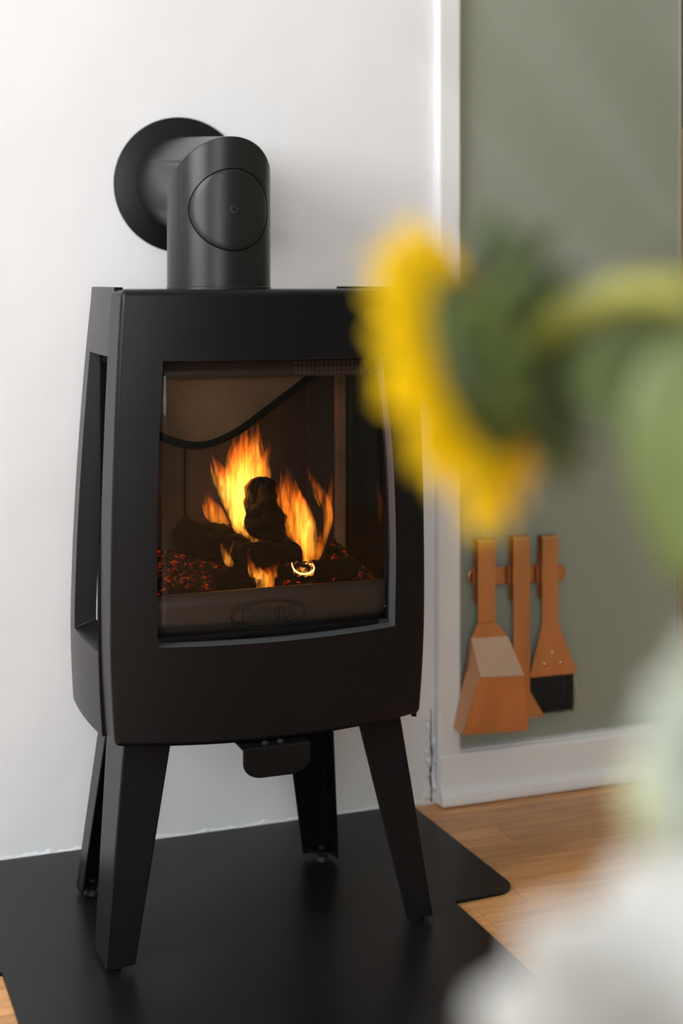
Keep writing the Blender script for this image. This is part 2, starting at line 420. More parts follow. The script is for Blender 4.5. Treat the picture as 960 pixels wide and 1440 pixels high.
# side panels with a tall window each
YS0, YS1 = YF + SEAM + .0012, -.178
def side_off(y, z):      # bulge of the side in plan
    t = (y - YF) / (YS1 - YF); A = lerp(.008, -.011, max(0, min(1, (z - ZB) / (ZT - ZB))) ** 1.3); return A * t + lerp(.030, .006, max(0, min(1, (z - ZB) / (ZT - ZB)))) * t * (1 - t)
for sg in (-1, 1):
    sp = MB()
    yk = [YS0, YS0 + .002] + [lerp(YS0 + .002, YS1 - .046, k / 8) for k in range(1, 9)] + [YS1 - .02, YS1]
    zk = [lerp(ZB - .001, .408, k / 5) for k in range(6)] + [lerp(.408, .803, k / 16) for k in range(1, 17)] + [lerp(.803, ZT + .0045, k / 4) for k in range(1, 5)]
    def spt(i, j):
        y, z = yk[i], zk[j]
        return Vector((XC + sg * (hw(z) + side_off(y, z)), y, z))
    hl = lambda i, j: 1 <= i < 9 and 5 <= j < 21
    sp.grid(spt, len(yk), len(zk), hl)
    lp = [(i, 5) for i in range(1, 9)] + [(9, j) for j in range(5, 21)] + [(i, 21) for i in range(9, 1, -1)] + [(1, j) for j in range(21, 5, -1)]
    pp = [spt(*q) for q in lp]; n = len(pp)
    # deep, slanting reveal
    q_ = [Vector((p.x - sg * .030, p.y + (-.006 if p.y > -.25 else 0), p.z + (.012 if p.z < .45 else (-.004 if p.z > .79 else 0)))) for p in pp]
    sp.add(pp + q_, [(i, (i+1) % n, n + (i+1) % n, n + i) for i in range(n)])
    # edges folded inwards
    lp = [(i, 0) for i in range(len(yk) - 1)] + [(len(yk) - 1, j) for j in range(len(zk) - 1)] + [(i, len(zk) - 1) for i in range(len(yk) - 1, 0, -1)] + [(0, j) for j in range(len(zk) - 1, 0, -1)]
    pp = [spt(*q) for q in lp]; n = len(pp)
    q2 = [p + Vector((-sg * .012, 0, 0)) for p in pp]
    sp.add(pp + q2, [(i, (i+1) % n, n + (i+1) % n, n + i) for i in range(n)])
    panel = sp.build('side_panel', M['stove'], stove, smooth=True, bevel=.0012, seg=2)
    # dark seal and glass in the side window
    x1 = XC + sg * .196
    sm = MB()
    for (a, b_, c, d) in ((YS0, YS1 - .05, .405, .428), (YS0, YS1 - .05, .79, .806), (YS1 - .058, YS1 - .044, .405, .806), (YS0, YS0 + .006, .405, .806)):
        sm.box((min(x1, x1 - sg * .012), a, c), (max(x1, x1 - sg * .012), b_, d))
    sm.build('window_seal', M['hole'], stove)
    MB().box((min(x1 - sg * .008, x1 - sg * .012), YS0 + .004, .415), (max(x1 - sg * .008, x1 - sg * .012), YS1 - .05, .80)).build('side_glass', M['glass'], stove)
# top plate, bottom and narrower back casing
mb = MB(); po = []
for k in range(25):
    s_ = lerp(-1, 1, k / 24); x = XC + s_ * (hw(ZT) - .003); po.append((x, fy(x, ZT) + .006, ZT - .004))
po += [(XC + .190, YS1, ZT - .004), (XC + .17, -.135, ZT - .004), (XC - .17, -.135, ZT - .004), (XC - .190, YS1, ZT - .004)]
mb.prism(po, (0, 0, .005)); mb.build('top_plate', M['stove'], stove, bevel=.001)
mb = MB(); po = []
for k in range(25):
    s_ = lerp(-1, 1, k / 24); x = XC + s_ * (hw(ZB) - .004); po.append((x, fy(x, ZB) + .010, ZB + .004))
po += [(XC + .215, YS1, ZB + .004), (XC + .17, -.14, ZB + .004), (XC - .17, -.14, ZB + .004), (XC - .215, YS1, ZB + .004)]
mb.prism(po, (0, 0, .006)); mb.build('bottom_plate', M['stove'], stove)
MB().box((XC - .190, -.182, ZB), (XC + .190, -.178, ZT - .004)).box((XC - .175, -.182, ZB + .01), (XC + .175, -.135, ZT - .003)).build('back_casing', M['stove'], stove, bevel=.002)
# small stop under the right end of the front
MB().tube([(XC + .2125, YF + .012, ZB + .002), (XC + .2125, YF + .012, ZB - .007)], .004, 10).build('stop_pin', M['stove'], stove)
for dx in (-.075, -.055): MB().tube([(XC + dx, YF + .0, ZB - .001), (XC + dx, YF + .0, ZB - .008)], .006, 10).build('bolt_head', M['stove'], stove)
# front glass
mb = MB()
def gpt(i, j):
    z = lerp(.422, .803, i / 12); t = j / 16
    x = XC + lerp(-.168, .178, t); return Vector((x, fy(x, z) + RD - .004, z))
mb.grid(gpt, 13, 17)
g = mb.build('door_glass', M['glass'], stove, smooth='all')
m_ = g.modifiers.new('solid', 'SOLIDIFY'); m_.thickness = .004; m_.offset = -1 if False else 0
# black gasket around glass
mb = MB()
lp = [(6, j) for j in range(NE, NE + NM)] + [(i, NE + NM) for i in range(6, 26)] + [(26, j) for j in range(NE + NM, NE, -1)] + [(i, NE) for i in range(26, 6, -1)]
pp = [fpt(*q) + Vector((0, RD + .004, 0)) for q in lp]
mb.tube(pp + [pp[0]], .0035, 6, caps=False); mb.build('glass_gasket', M['hole'], stove, smooth='all')

# firebox
FB_Y0, FB_Y1 = YF + .030, -.196
FBX = .186
MB().box((XC - .18, YF + .006, .405), (XC + .186, FB_Y0 + .03, .4315)).build('firebox_sill', M['cast'], stove)
fbx = MB().box((XC - FBX, FB_Y1, .44), (XC + FBX, FB_Y1 + .006, .83)).box((XC - FBX, FB_Y0 + .005, .826), (XC + FBX, FB_Y1, .834)).box((XC - FBX, FB_Y0 + .005, .436), (XC + FBX, FB_Y1, .442)).build('firebox_liner', M['soot'], stove)
for sg in (-1, 1):
    a, b_ = sorted((XC + sg * .170, XC + sg * .1925))
    MB().box((a, FB_Y1 - .022, .44), (b_, FB_Y1, .785)).build('liner_post', M['vermiculite'] if sg > 0 else M['soot'], stove, bevel=.002)
MB().box((XC + .128, FB_Y1 - .016, .44), (XC + .1695, FB_Y1, .785)).build('liner_board', M['soot'], stove, bevel=.002)
MB().box((XC - .0635, FB_Y1 - .0015, .45), (XC - .0610, FB_Y1, .80)).build('liner_seam', M['hole'], stove)
# curved tan board added to stand for the room's reflection in the glass
mb = MB(); prof = []
for k in range(25):
    t = k / 24; x = lerp(XC - .186, XC + .075, t)
    z = spline([(0, .738), (.12, .705), (.28, .686), (.42, .684), (.58, .700), (.78, .735), (1, .775)], t)
    prof.append((x, z))
def bpt(i, j):
    x, z = prof[i]
    y = lerp(FB_Y0 + .028, FB_Y1 - .01, j / 6)
    return Vector((x, y, z + .012 * j / 6))
mb.grid(bpt, 25, 7)
for side in (0, 6):
    b0 = len(mb.v)
    for i in range(25):
        p = bpt(i, side); mb.v.append(tuple(p)); mb.v.append((p.x, p.y, .80))
    for i in range(24): mb.f.append((b0 + 2*i, b0 + 2*i + 2, b0 + 2*i + 3, b0 + 2*i + 1))
mb.build('reflection_board', M['vermiculite'], stove, smooth=True)
mb = MB(); mb.tube([(x, FB_Y0 + .026, z - .004) for x, z in prof], .0055, 8); mb.build('reflection_board_rim', M['hole'], stove, smooth=True)
mb = MB(); mb.box((XC - .186, FB_Y0 + .010, .772), (XC + .186, FB_Y0 + .022, .83)); 
rail = mb.build('air_rail', mat('dark_brown_rail', (.022, .014, .010), .7), stove, bevel=.002)
mb = MB()
for i in range(22):
    for j in range(6):
        x = XC + .045 + i * .0065; z = .7765 + j * .0075
        mb.lathe([(.0022, 0), (.0014, .0012)], 6, Matrix.Translation((x, FB_Y0 + .0099, z)) @ Matrix.Rotation(R(90), 4, 'X'))
o = mb.build('perforation_studs', mat('rusty_stud', (.11, .055, .04), .7), rail); o['kind'] = 'stuff'
# log guard with embossed oval badge
GY = YF + .018
mb = MB()
def lgp(i, j):
    x = XC + lerp(-.178, .186, i / 24); s_ = (x - XC) / .18
    z = lerp(.430, .482 + .004 * (1 - s_ * s_), j / 3); return Vector((x, fy(x, .45) + RD + .014, z))
mb.grid(lgp, 25, 4)
guard = mb.build('log_guard', mat('grey_cast_guard', (.030, .029, .028), .5, bump=(150, .2, .001)), stove, smooth='all', solid=.008)
BX, BZ = XC - .003, .4505
by = fy(BX, .45) + RD + .0095
mb = MB(); ring = [(BX + .053 * math.cos(2*math.pi*k/48), by, BZ + .0185 * math.sin(2*math.pi*k/48)) for k in range(49)]
mb.tube(ring, .0020, 8, caps=False); mb.build('oval_badge_rim', M['cast'], guard, smooth='all')
fc = bpy.data.curves.new('badge_lettering', 'FONT'); fc.body = 'DOVRE'; fc.size = .0235; fc.align_x = 'CENTER'; fc.align_y = 'CENTER'; fc.extrude = .0016; fc.bevel_depth = .0003; fc.offset = .0006
fo = bpy.data.objects.new('tmp_text', fc); C.objects.link(fo)
dg = bpy.context.evaluated_depsgraph_get(); tm = bpy.data.meshes.new_from_object(fo.evaluated_get(dg)); bpy.data.objects.remove(fo)
tm.transform(Matrix.Translation((BX, by, BZ)) @ Matrix.Rotation(R(90), 4, 'X') @ Matrix.Diagonal((1.02, 1, 1, 1)))
tm.materials.clear(); tm.materials.append(M['cast']); to = bpy.data.objects.new('badge_lettering', tm); C.objects.link(to); put(to, guard)

# legs: tapered angle section, foot plate, levelling screw
def leg(sx, sy, top, bot, w0, w1, d0, d1):
    """corner line top->bot; faces run inwards along x (w) and y (d)"""
    top, bot = Vector(top), Vector(bot)
    mb = MB(); t = .0035
    # front/back face and side face as one folded sheet
    ix, iy = -sx, -sy
    A0, A1 = top, bot
    B0, B1 = top + Vector((ix * w0, 0, 0)), bot + Vector((ix * w1, 0, 0))
    D0, D1 = top + Vector((0, iy * d0, 0)), bot + Vector((0, iy * d1, 0))
    nx = Vector((ix * t, 0, 0)); ny = Vector((0, iy * t, 0))
    # outline with inner skin
    sec0 = [D0, A0, B0, B0 + ny, A0 + nx + ny, D0 + nx]; sec1 = [D1, A1, B1, B1 + ny, A1 + nx + ny, D1 + nx]
    K = 8
    mb.grid(lambda i, j: sec0[j % 6].lerp(sec1[j % 6], i / K), K + 1, 7)
    b = len(mb.v); mb.v += [tuple(p) for p in sec0 + sec1]
    mb.f += [tuple(b + k for k in range(6)), tuple(b + 6 + k for k in reversed(range(6)))]
    # welded head plate
    hz = Vector((0, 0, .001))
    mb.prism([A0 + hz, B0 + hz, Vector((B0.x, D0.y, B0.z)) + hz, D0 + hz], (0, 0, -.0045))
    lg = mb.build('leg', M['stove'], stove, bevel=.0045, seg=3)
    # foot plate with rounded free corner
    zf = bot.z + .012; c = Vector((bot.x, bot.y, zf)) + nx + ny
    a, d = w1 * .86, min(d1, .045) * .92
    pl = [c, c + Vector((ix * a, 0, 0))] + [c + Vector((ix * a * math.cos(R(q)), iy * d * math.sin(R(q)), 0)) for q in range(15, 90, 15)] + [c + Vector((0, iy * d, 0))]
    MB().prism(pl, (0, 0, -.004)).build('foot_plate', M['stove'], lg)
    sc_ = c + Vector((ix * a * .42, iy * d * .42, 0))
    f = MB().tube([sc_ + Vector((0, 0, .003)), (sc_.x, sc_.y, HZ + .006)], .0035, 10).tube([(sc_.x, sc_.y, HZ + .007), (sc_.x, sc_.y, HZ + .0)], [.0075, .0095], 14).build('levelling_foot', M['cast'], lg, smooth=True)
    MB().tube([sc_ + Vector((0, 0, .0005)), sc_ + Vector((0, 0, .004))], .0055, 6).build('foot_nut', M['cast'], lg)
LZ = ZB - .002
for sx in (-1, 1):
    leg(sx, -1, (XC + sx * .199, -.398, LZ), (XC + sx * .233, -.440, HZ + .006), .066, .040, .105, .070)
    leg(sx, 1, (XC - .016 + sx * .170, -.195, LZ), (XC - .018 + sx * .200, -.160, HZ + .006), .066, .046, .050, .040)
# air lever: bent plate reaching out under the front, its lip hanging down
yl = -.470; zl = .2865; xl = XC - .008; wl = .0475
def rl(x0, x1, z0, z1, r):
    return [(x0, z1), (x1, z1)] + [(x1 - r + r*math.cos(R(q)), z0 + r*.8 + r*.8*math.sin(R(q))) for q in range(0, -91, -15)] + [(x0 + r + r*math.cos(R(q)), z0 + r*.8 + r*.8*math.sin(R(q))) for q in range(-90, -181, -15)]
mb = MB()
mb.prism([(x, yl, z) for x, z in rl(xl - wl, xl + wl, zl - .041, zl, .026)], (0, .004, 0))
mb.box((xl - wl, yl + .001, zl - .004), (xl + wl, yl + .10, zl))
lever = mb.build('air_lever', M['stove'], stove, bevel=.003, seg=3)
for dx in (-.012, .010): MB().lathe([(.005, 0), (.005, .002), (.0028, .0035)], 12, Matrix.Translation((xl + dx, yl + .016, zl - .0005))).build('screw_head', M['cast'], lever, smooth=True)

# ------------------------------------------------------------------ fire: coals, logs, flames
def fat(x, y, d):      # point of the fire, placed between the log guard and the back of the firebox
    return on(x, y, -.388 + (d - 1.963) * 1.05)
def burn_mat(name, col, glow, scale, thr, strength):
    m = bpy.data.materials.new(name); m.use_nodes = True; nt = m.node_tree; p = nt.nodes['Principled BSDF']
    p.inputs['Base Color'].default_value = (*col, 1); p.inputs['Roughness'].default_value = .9; p.inputs['Specular IOR Level'].default_value = .12
    tc = nt.nodes.new('ShaderNodeTexCoord'); n = nt.nodes.new('ShaderNodeTexNoise'); n.inputs['Scale'].default_value = scale; n.inputs['Detail'].default_value = 7; n.inputs['Roughness'].default_value = .7
    r = nt.nodes.new('ShaderNodeValToRGB'); r.color_ramp.elements[0].position = thr; r.color_ramp.elements[0].color = (0, 0, 0, 1)
    r.color_ramp.elements[1].position = min(1, thr + .22); r.color_ramp.elements[1].color = (*glow, 1)
    nt.links.new(tc.outputs['Object'], n.inputs['Vector']); nt.links.new(n.outputs['Fac'], r.inputs[0])
    nt.links.new(r.outputs[0], p.inputs['Emission Color']); p.inputs['Emission Strength'].default_value = strength
    b = nt.nodes.new('ShaderNodeBump'); b.inputs['Strength'].default_value = .9; b.inputs['Distance'].default_value = .004
    n2 = nt.nodes.new('ShaderNodeTexNoise'); n2.inputs['Scale'].default_value = 140; n2.inputs['Detail'].default_value = 5
    nt.links.new(tc.outputs['Object'], n2.inputs['Vector']); nt.links.new(n2.outputs['Fac'], b.inputs['Height']); nt.links.new(b.outputs[0], p.inputs['Normal'])
    return m
M['coal'] = burn_mat('glowing_coal', (.012, .007, .005), (1, .07, .006), 95, .55, .95)
M['char'] = burn_mat('charred_log', (.004, .0028, .002), (1, .12, .015), 60, .66, 1.2)
M['hot_end'] = burn_mat('glowing_log_end', (.02, .01, .006), (1, .35, .05), 70, .50, 3.0)
mb = MB()
def bed(i, j):
    x = lerp(XC - .176, XC + .176, i / 40); y = lerp(FB_Y0 + .030, FB_Y1, j / 16)
    h = .466 + .030 * (j / 16) + .010 * noise.noise(Vector((x * 25, y * 25, 1))) + .006 * noise.noise(Vector((x * 70, y * 70, 4)))
    h += .016 * math.exp(-((x - XC + .11) / .06) ** 2) + .014 * math.exp(-((x - XC - .13) / .05) ** 2)
    return Vector((x, y, h))
mb.grid(bed, 41, 17)
for k in range(620):
    i = random.uniform(0, 40); j = random.uniform(0, 16); p = bed(i, j); s_ = random.uniform(.003, .0085)
    rot = Matrix.Rotation(random.random() * 6, 4, Vector((random.random() - .5, random.random() - .5, random.random() - .5)).normalized())
    Mx = Matrix.Translation(p) @ rot @ Matrix.Diagonal((s_ * random.uniform(.7, 1.6), s_, s_ * random.uniform(.6, 1), 1))
    vs = [Mx @ (Vector(q).normalized() * random.uniform(.75, 1.1)) for q in ((1,0,0),(-1,0,0),(0,1,0),(0,-1,0),(0,0,1),(0,0,-1))]
    mb.add(vs, [(0,2,4),(2,1,4),(1,3,4),(3,0,4),(2,0,5),(1,2,5),(3,1,5),(0,3,5)])
tag(mb.build('ember_bed', M['coal'], weld=False), 'red glowing ember bed on the firebox floor', 'embers', kind='stuff')
def log(name, p0, p1, r0, r1, m, label, lump=.25, seed=0, sq=1.0):
    p0, p1 = Vector(p0), Vector(p1); n = 40; L = 34; ax = (p1 - p0).normalized()
    u = ax.orthogonal().normalized(); w = ax.cross(u); mb = MB()
    def P(i, j):
        t = i / L; a = 2 * math.pi * j / n; r = lerp(r0, r1, t)
        r *= 1 + lump * noise.noise(Vector((math.cos(a) * 1.6 + seed, math.sin(a) * 1.6, t * 5))) + lump * .6 * noise.noise(Vector((math.cos(a) * 4, math.sin(a) * 4 + seed, t * 9))) + lump * .35 * noise.noise(Vector((math.cos(a) * 11, math.sin(a) * 11 + seed, t * 12)))
        r *= (1 - .35 * max(0, (t - .9) / .1) ** 2) * (1 - .35 * max(0, (.1 - t) / .1) ** 2)
        return p0.lerp(p1, t) + u * math.cos(a) * r + w * math.sin(a) * r * sq
    mb.grid(P, L + 1, n + 1)
    for i in (0, L):
        b = len(mb.v); c = sum((P(i, j) for j in range(n)), Vector()) / n
        mb.v.append(tuple(c + ax * random.uniform(-.003, .003)))
        for j in range(n): mb.v.append(tuple(P(i, j)))
        for j in range(n): mb.f.append((b, b + 1 + j, b + 1 + (j + 1) % n))
    o = mb.build(name, m, smooth=True, angle=60)
    return tag(o, label, 'log', 'logs burning in the stove')
D0 = 2.06
log('firewood_log', fat(247, 752, 2.10), fat(352, 772, 2.03), .026, .024, M['char'], 'charred log lying at the left of the fire, flames rising behind it', .3, 1)
log('firewood_log', fat(378, 775, 2.06), fat(364, 672, 2.075), .045, .021, M['char'], 'charred upright chunk of wood in the middle of the fire', .30, 5, .8)
log('firewood_log', fat(322, 783, 2.015), fat(424, 783, 1.995), .024, .016, M['char'], 'short blackened log lying across the front of the fire', .3, 9)
log('firewood_log', fat(300, 822, 1.985), fat(372, 822, 1.985), .019, .016, M['char'], 'dark log stub low behind the log guard at the left', .35, 12)
log('firewood_log', fat(395, 806, 1.99), fat(500, 800, 2.0), .012, .015, M['char'], 'thin burnt log low at the right behind the log guard', .35, 15)
log('firewood_log', fat(414, 801, 1.975), fat(440, 799, 1.975), .010, .010, M['hot_end'], 'small log end rimmed by a white hot edge', .25, 17)
log('firewood_log', fat(470, 772, 2.09), fat(462, 802, 2.07), .012, .014, M['char'], 'small charred stump at the right of the flames', .35, 21)
mb = MB(); mb.tube([fat(356, 708, 2.03), fat(361, 685, 2.035), fat(366, 671, 2.04)], [.0012, .0018, .0022], 8).tube([fat(366, 671, 2.04), fat(371, 690, 2.035), fat(373, 703, 2.03)], [.0022, .0014, .0008], 8)
tag(mb.build('charred_twig', M['char'], smooth=True), 'forked charred twig on top of the upright chunk', 'twig')

def flame_mat(name, strength, cols, scale):
    m = bpy.data.materials.new(name); m.use_nodes = True; nt = m.node_tree; nt.nodes.remove(nt.nodes['Principled BSDF'])
    tc = nt.nodes.new('ShaderNodeTexCoord'); sep = nt.nodes.new('ShaderNodeSeparateXYZ'); nt.links.new(tc.outputs['Generated'], sep.inputs[0])
    r = nt.nodes.new('ShaderNodeValToRGB'); el = r.color_ramp.elements
    for i, (p, c) in enumerate(cols):
        e = el[i] if i < 2 else el.new(p)
        e.position = p; e.color = (*c, 1)
    nt.links.new(sep.outputs[2], r.inputs[0])
    mp = nt.nodes.new('ShaderNodeMapping'); mp.inputs['Scale'].default_value = scale; nt.links.new(tc.outputs['Object'], mp.inputs[0])
    n = nt.nodes.new('ShaderNodeTexNoise'); n.inputs['Scale'].default_value = 1; n.inputs['Detail'].default_value = 3; n.inputs['Distortion'].default_value = .6
    nt.links.new(mp.outputs[0], n.inputs['Vector'])
    mr = nt.nodes.new('ShaderNodeMapRange'); mr.inputs['From Min'].default_value = .40; mr.inputs['From Max'].default_value = .68; mr.inputs['To Min'].default_value = .06; mr.inputs['To Max'].default_value = 2.2
    nt.links.new(n.outputs['Fac'], mr.inputs[0])
    mu = nt.nodes.new('ShaderNodeMath'); mu.operation = 'MULTIPLY'; mu.inputs[1].default_value = strength; nt.links.new(mr.outputs[0], mu.inputs[0])
    e = nt.nodes.new('ShaderNodeEmission'); nt.links.new(r.outputs[0], e.inputs[0]); nt.links.new(mu.outputs[0], e.inputs[1])
    nt.links.new(e.outputs[0], nt.nodes['Material Output'].inputs['Volume']); return m
M['flame'] = flame_mat('orange_flame', 62, [(0, (1, .26, .016)), (1, (.10, .008, 0)), (.35, (1, .27, .018)), (.7, (.62, .10, .004))], (170, 170, 20))
M['flame_hot'] = flame_mat('yellow_flame', 105, [(0, (1, .36, .035)), (1, (.12, .010, 0)), (.4, (1, .38, .045)), (.72, (.62, .11, .006))], (150, 150, 18))
def flame(parent, m, spine, d, flat=.55):
    """spine: (x, y, half width) in photo pixels, built as a rounded tongue at distance d"""
    fine = []
    for i in range(len(spine) - 1):
        for k in range(6):
            t = (i + k / 6)
            idx = list(range(len(spine)))
            fine.append([spline([(q, spine[q][c]) for q in idx], t) for c in range(3)])
    fine.append(list(spine[-1]))
    pts = []; rad = []
    for k, (x, y, w) in enumerate(fine):
        wob = .004 * noise.noise(Vector((y * .03, x * .01, d * 7)))
        pts.append(fat(x, y, d) + Vector((0, wob * 2, 0))); rad.append(max(.0004, w / FPX * d))
    mb = MB(); mb.tube(pts, rad, 14, True, flat, side=RT)
    o = mb.build('flame_tongue', m, parent, smooth='all')
    # ragged wisps split off the upper half
    h0, h1 = spine[len(spine) // 2], spine[-1]
    W0 = h0[2]
    if W0 > 5:
        for q in range(4):
            ox = random.uniform(-.9, .9) * W0; top = random.uniform(.55, 1.12); sw = random.uniform(-6, 6)
            P_ = []
            for t in (0, .3, .6, .85, 1):
                x = lerp(h0[0], h1[0], t * top) + ox * (1 - .35 * t) + sw * math.sin(t * 3); y = lerp(h0[1] + 14, h1[1] - 6, t * top)
                P_.append((fat(x, y, d + random.uniform(-.006, .006)), (.25 + .75 * math.sin(math.pi * min(1, .18 + t * .8))) * W0 * .26 * (1 - t) ** .6 + .5))
            mb = MB(); mb.tube([p for p, w in P_], [w / FPX * d for p, w in P_], 10, True, .8, side=RT)
            mb.build('flame_wisp', m, parent, smooth='all', sub=1)
    return o
F1 = thing('flame', fat(340, 770, 2.06), 'tall yellow flame licking up the left of the upright chunk', 'flame', 'flames in the stove')
for sp_, mm, d in (
    ([(374, 762, 3), (352, 752, 10), (338, 725, 18), (334, 690, 24), (338, 650, 20), (342, 618, 8), (346, 600, 1)], 'flame_hot', 2.085),
    ([(345, 735, 8), (348, 700, 18), (352, 665, 22), (358, 635, 14), (361, 612, 5), (361, 597, 1)], 'flame_hot', 2.09),
    ([(335, 735, 6), (322, 700, 13), (313, 672, 14), (306, 655, 6), (298, 642, 1)], 'flame_hot', 2.095),
    ([(340, 715, 8), (330, 675, 14), (326, 645, 10), (331, 618, 5), (328, 604, 1)], 'flame', 2.10),
    ([(362, 700, 8), (368, 672, 13), (371, 650, 8), (378, 630, 3), (376, 615, 1)], 'flame', 2.10),
    ([(352, 690, 10), (352, 650, 18), (350, 622, 9), (354, 606, 3), (352, 592, 1)], 'flame', 2.095),
    ([(318, 740, 8), (302, 722, 14), (294, 708, 10), (290, 696, 2)], 'flame', 2.11),
    ([(372, 764, 2), (350, 757, 6), (336, 740, 10), (332, 715, 9), (343, 692, 6), (352, 676, 2)], 'flame_hot', 2.02),
): flame(F1, M[mm], sp_, d)
F2 = thing('flame', fat(425, 785, 2.05), 'broad orange flame at the right of the upright chunk', 'flame', 'flames in the stove')
for sp_, mm, d in (
    ([(428, 796, 4), (424, 770, 18), (418, 735, 22), (410, 700, 16), (404, 675, 6), (402, 655, 1)], 'flame', 2.05),
    ([(432, 792, 4), (434, 765, 14), (428, 730, 14), (416, 695, 9), (408, 665, 1)], 'flame_hot', 2.055),
    ([(400, 765, 8), (398, 735, 14), (396, 700, 10), (394, 672, 1)], 'flame', 2.065),
    ([(430, 796, 3), (421, 772, 4), (414, 752, 1)], 'flame_hot', 2.01),
    ([(436, 796, 4), (446, 776, 7), (450, 760, 4), (449, 742, 1)], 'flame', 2.03),
): flame(F2, M[mm], sp_, d)
F3 = thing('flame', fat(452, 780, 2.08), 'slim forked orange flame furthest right in the firebox', 'flame', 'flames in the stove')
for sp_, mm, d in (
    ([(452, 774, 2), (457, 750, 5), (460, 725, 8), (455, 700, 7), (442, 678, 4), (429, 657, 1)], 'flame', 2.08),
    ([(454, 765, 2), (461, 735, 6), (463, 705, 5), (465, 685, 3), (466, 662, 1)], 'flame', 2.085),
): flame(F3, M[mm], sp_, d)
F4 = thing('flame', fat(322, 800, 2.0), 'small flame in front of the left log', 'flame', 'flames in the stove')
for sp_, mm, d in (
    ([(332, 799, 2), (322, 790, 7), (316, 778, 5), (310, 762, 1)], 'flame_hot', 1.998),
    ([(326, 797, 4), (328, 780, 6), (327, 768, 3), (329, 758, 1)], 'flame', 2.0),
): flame(F4, M[mm], sp_, d)
F5 = thing('flame', fat(367, 826, 1.97), 'low bright flame just behind the middle of the log guard', 'flame', 'flames in the stove')
for sp_, mm, d in (
    ([(367, 828, 10), (368, 815, 12), (360, 800, 6), (351, 788, 1)], 'flame_hot', 1.968),
    ([(370, 828, 16), (376, 812, 13), (384, 800, 7), (392, 792, 1)], 'flame', 1.972),
    ([(362, 826, 10), (356, 806, 8), (350, 786, 3), (349, 770, 1)], 'flame', 1.975),
    ([(408, 815, 6), (410, 803, 6), (405, 790, 1)], 'flame', 1.985),
): flame(F5, M[mm], sp_, d)
F6 = thing('flame', fat(428, 806, 1.97), 'thin white hot rim of fire around the small log end', 'flame', 'flames in the stove')
mb = MB(); mb.tube([fat(410, 790, 1.968), fat(411, 799, 1.966), fat(418, 806, 1.964), fat(428, 808, 1.963), fat(439, 805, 1.964), fat(443, 798, 1.966), fat(438, 793, 1.968), fat(428, 793, 1.969)], [.0004, .0012, .0016, .0012, .0017, .0011, .0008, .0003], 10)
mr_ = bpy.data.materials.new('white_hot'); mr_.use_nodes = True; pb = mr_.node_tree.nodes['Principled BSDF']; pb.inputs['Emission Color'].default_value = (1, .55, .18, 1); pb.inputs['Emission Strength'].default_value = 2.4
mb.build('flame_tongue', mr_, F6, smooth='all', sub=2)
pl = bpy.data.lights.new('firelight', 'POINT'); pl.energy = .5; pl.color = (1, .42, .12); pl.shadow_soft_size = .03
po_ = bpy.data.objects.new('firelight', pl); C.objects.link(po_); po_.location = fat(352, 690, 2.06); put(po_, F1)

# ------------------------------------------------------------------ flue pipe with elbow and wall rosette
PX, PY, PR = .616, -.232, .0760
ZE = 1.042
dv = Vector((0.004, .232, .020)).normalized()
E_ = Vector((PX, PY, ZE)); mn = (Vector((0, 0, 1)) + dv).normalized()
flue = thing('flue_pipe', (PX, PY, ZT), 'matt black flue pipe with elbow rising from the stove into the wall', 'flue pipe')
mb = MB(); n = 72
lo = []; mi = []; hi = []
ux = Vector((1, 0, 0)); wv = dv.cross(ux).normalized()
for k in range(n):
    a = 2 * math.pi * k / n
    p = Vector((PX + PR * math.cos(a), PY + PR * math.sin(a), 0))
    z = ZE - (mn.x * (p.x - PX) + mn.y * (p.y - PY)) / mn.z
    lo.append((p.x, p.y, ZT + .001)); mi.append(Vector((p.x, p.y, z)))
    q = mi[-1]; t = (.004 - q.y) / dv.y; hi.append(q + dv * t)
mb.add(lo + mi, [(k, (k+1) % n, n + (k+1) % n, n + k) for k in range(n)])
mb.add(mi + hi, [(k, (k+1) % n, n + (k+1) % n, n + k) for k in range(n)])
mb.build('pipe', M['pipe'], flue, smooth=True, angle=30, bevel=.0012, seg=2)
# collar where pipe meets the stove top
MB().lathe([(PR + .0008, 0), (PR + .0008, .004), (PR, .005)], 64, Matrix.Translation((PX, PY, ZT + .0005))).build('pipe_collar', M['pipe'], flue, smooth=True)
# sweeping hatch, following the round of the pipe
HR, HZc = .0580, 1.007
mb = MB(); NRg, NAg = 14, 56
def hpt(i, j):
    r = HR * i / NRg; a = 2 * math.pi * j / NAg
    x = r * math.cos(a); z = HZc + r * math.sin(a)
    rr = PR + .0016 - (.0010 if i == NRg else 0)
    return Vector((PX + x * rr / PR, PY - math.sqrt(max(0, rr * rr - (x * rr / PR) ** 2)), z))
mb.grid(hpt, NRg + 1, NAg + 1)
hatch = mb.build('hatch', M['pipe'], flue, smooth='all')
mb = MB(); rim = []
for j in range(NAg + 1):
    a = 2 * math.pi * j / NAg; x = (HR + .0008) * math.cos(a); rim.append((PX + x, PY - math.sqrt(PR * PR - x * x) - .0002, HZc + (HR + .0008) * math.sin(a)))
mb.tube(rim, .0011, 8, caps=False); mb.build('hatch_groove', M['hole'], flue, smooth='all')
Mk = Matrix.Translation((PX, PY - PR - .0012, HZc)) @ Matrix.Rotation(R(90), 4, 'X')
MB().lathe([(.0068, 0), (.0068, .0022), (.0052, .0028), (.0048, .0016)], 24, Mk).build('hatch_button', M['cast'], hatch, smooth=True)
MB().lathe([(.0024, .001), (.0024, .0024)], 6, Mk).build('hatch_screw', M['stove'], hatch)
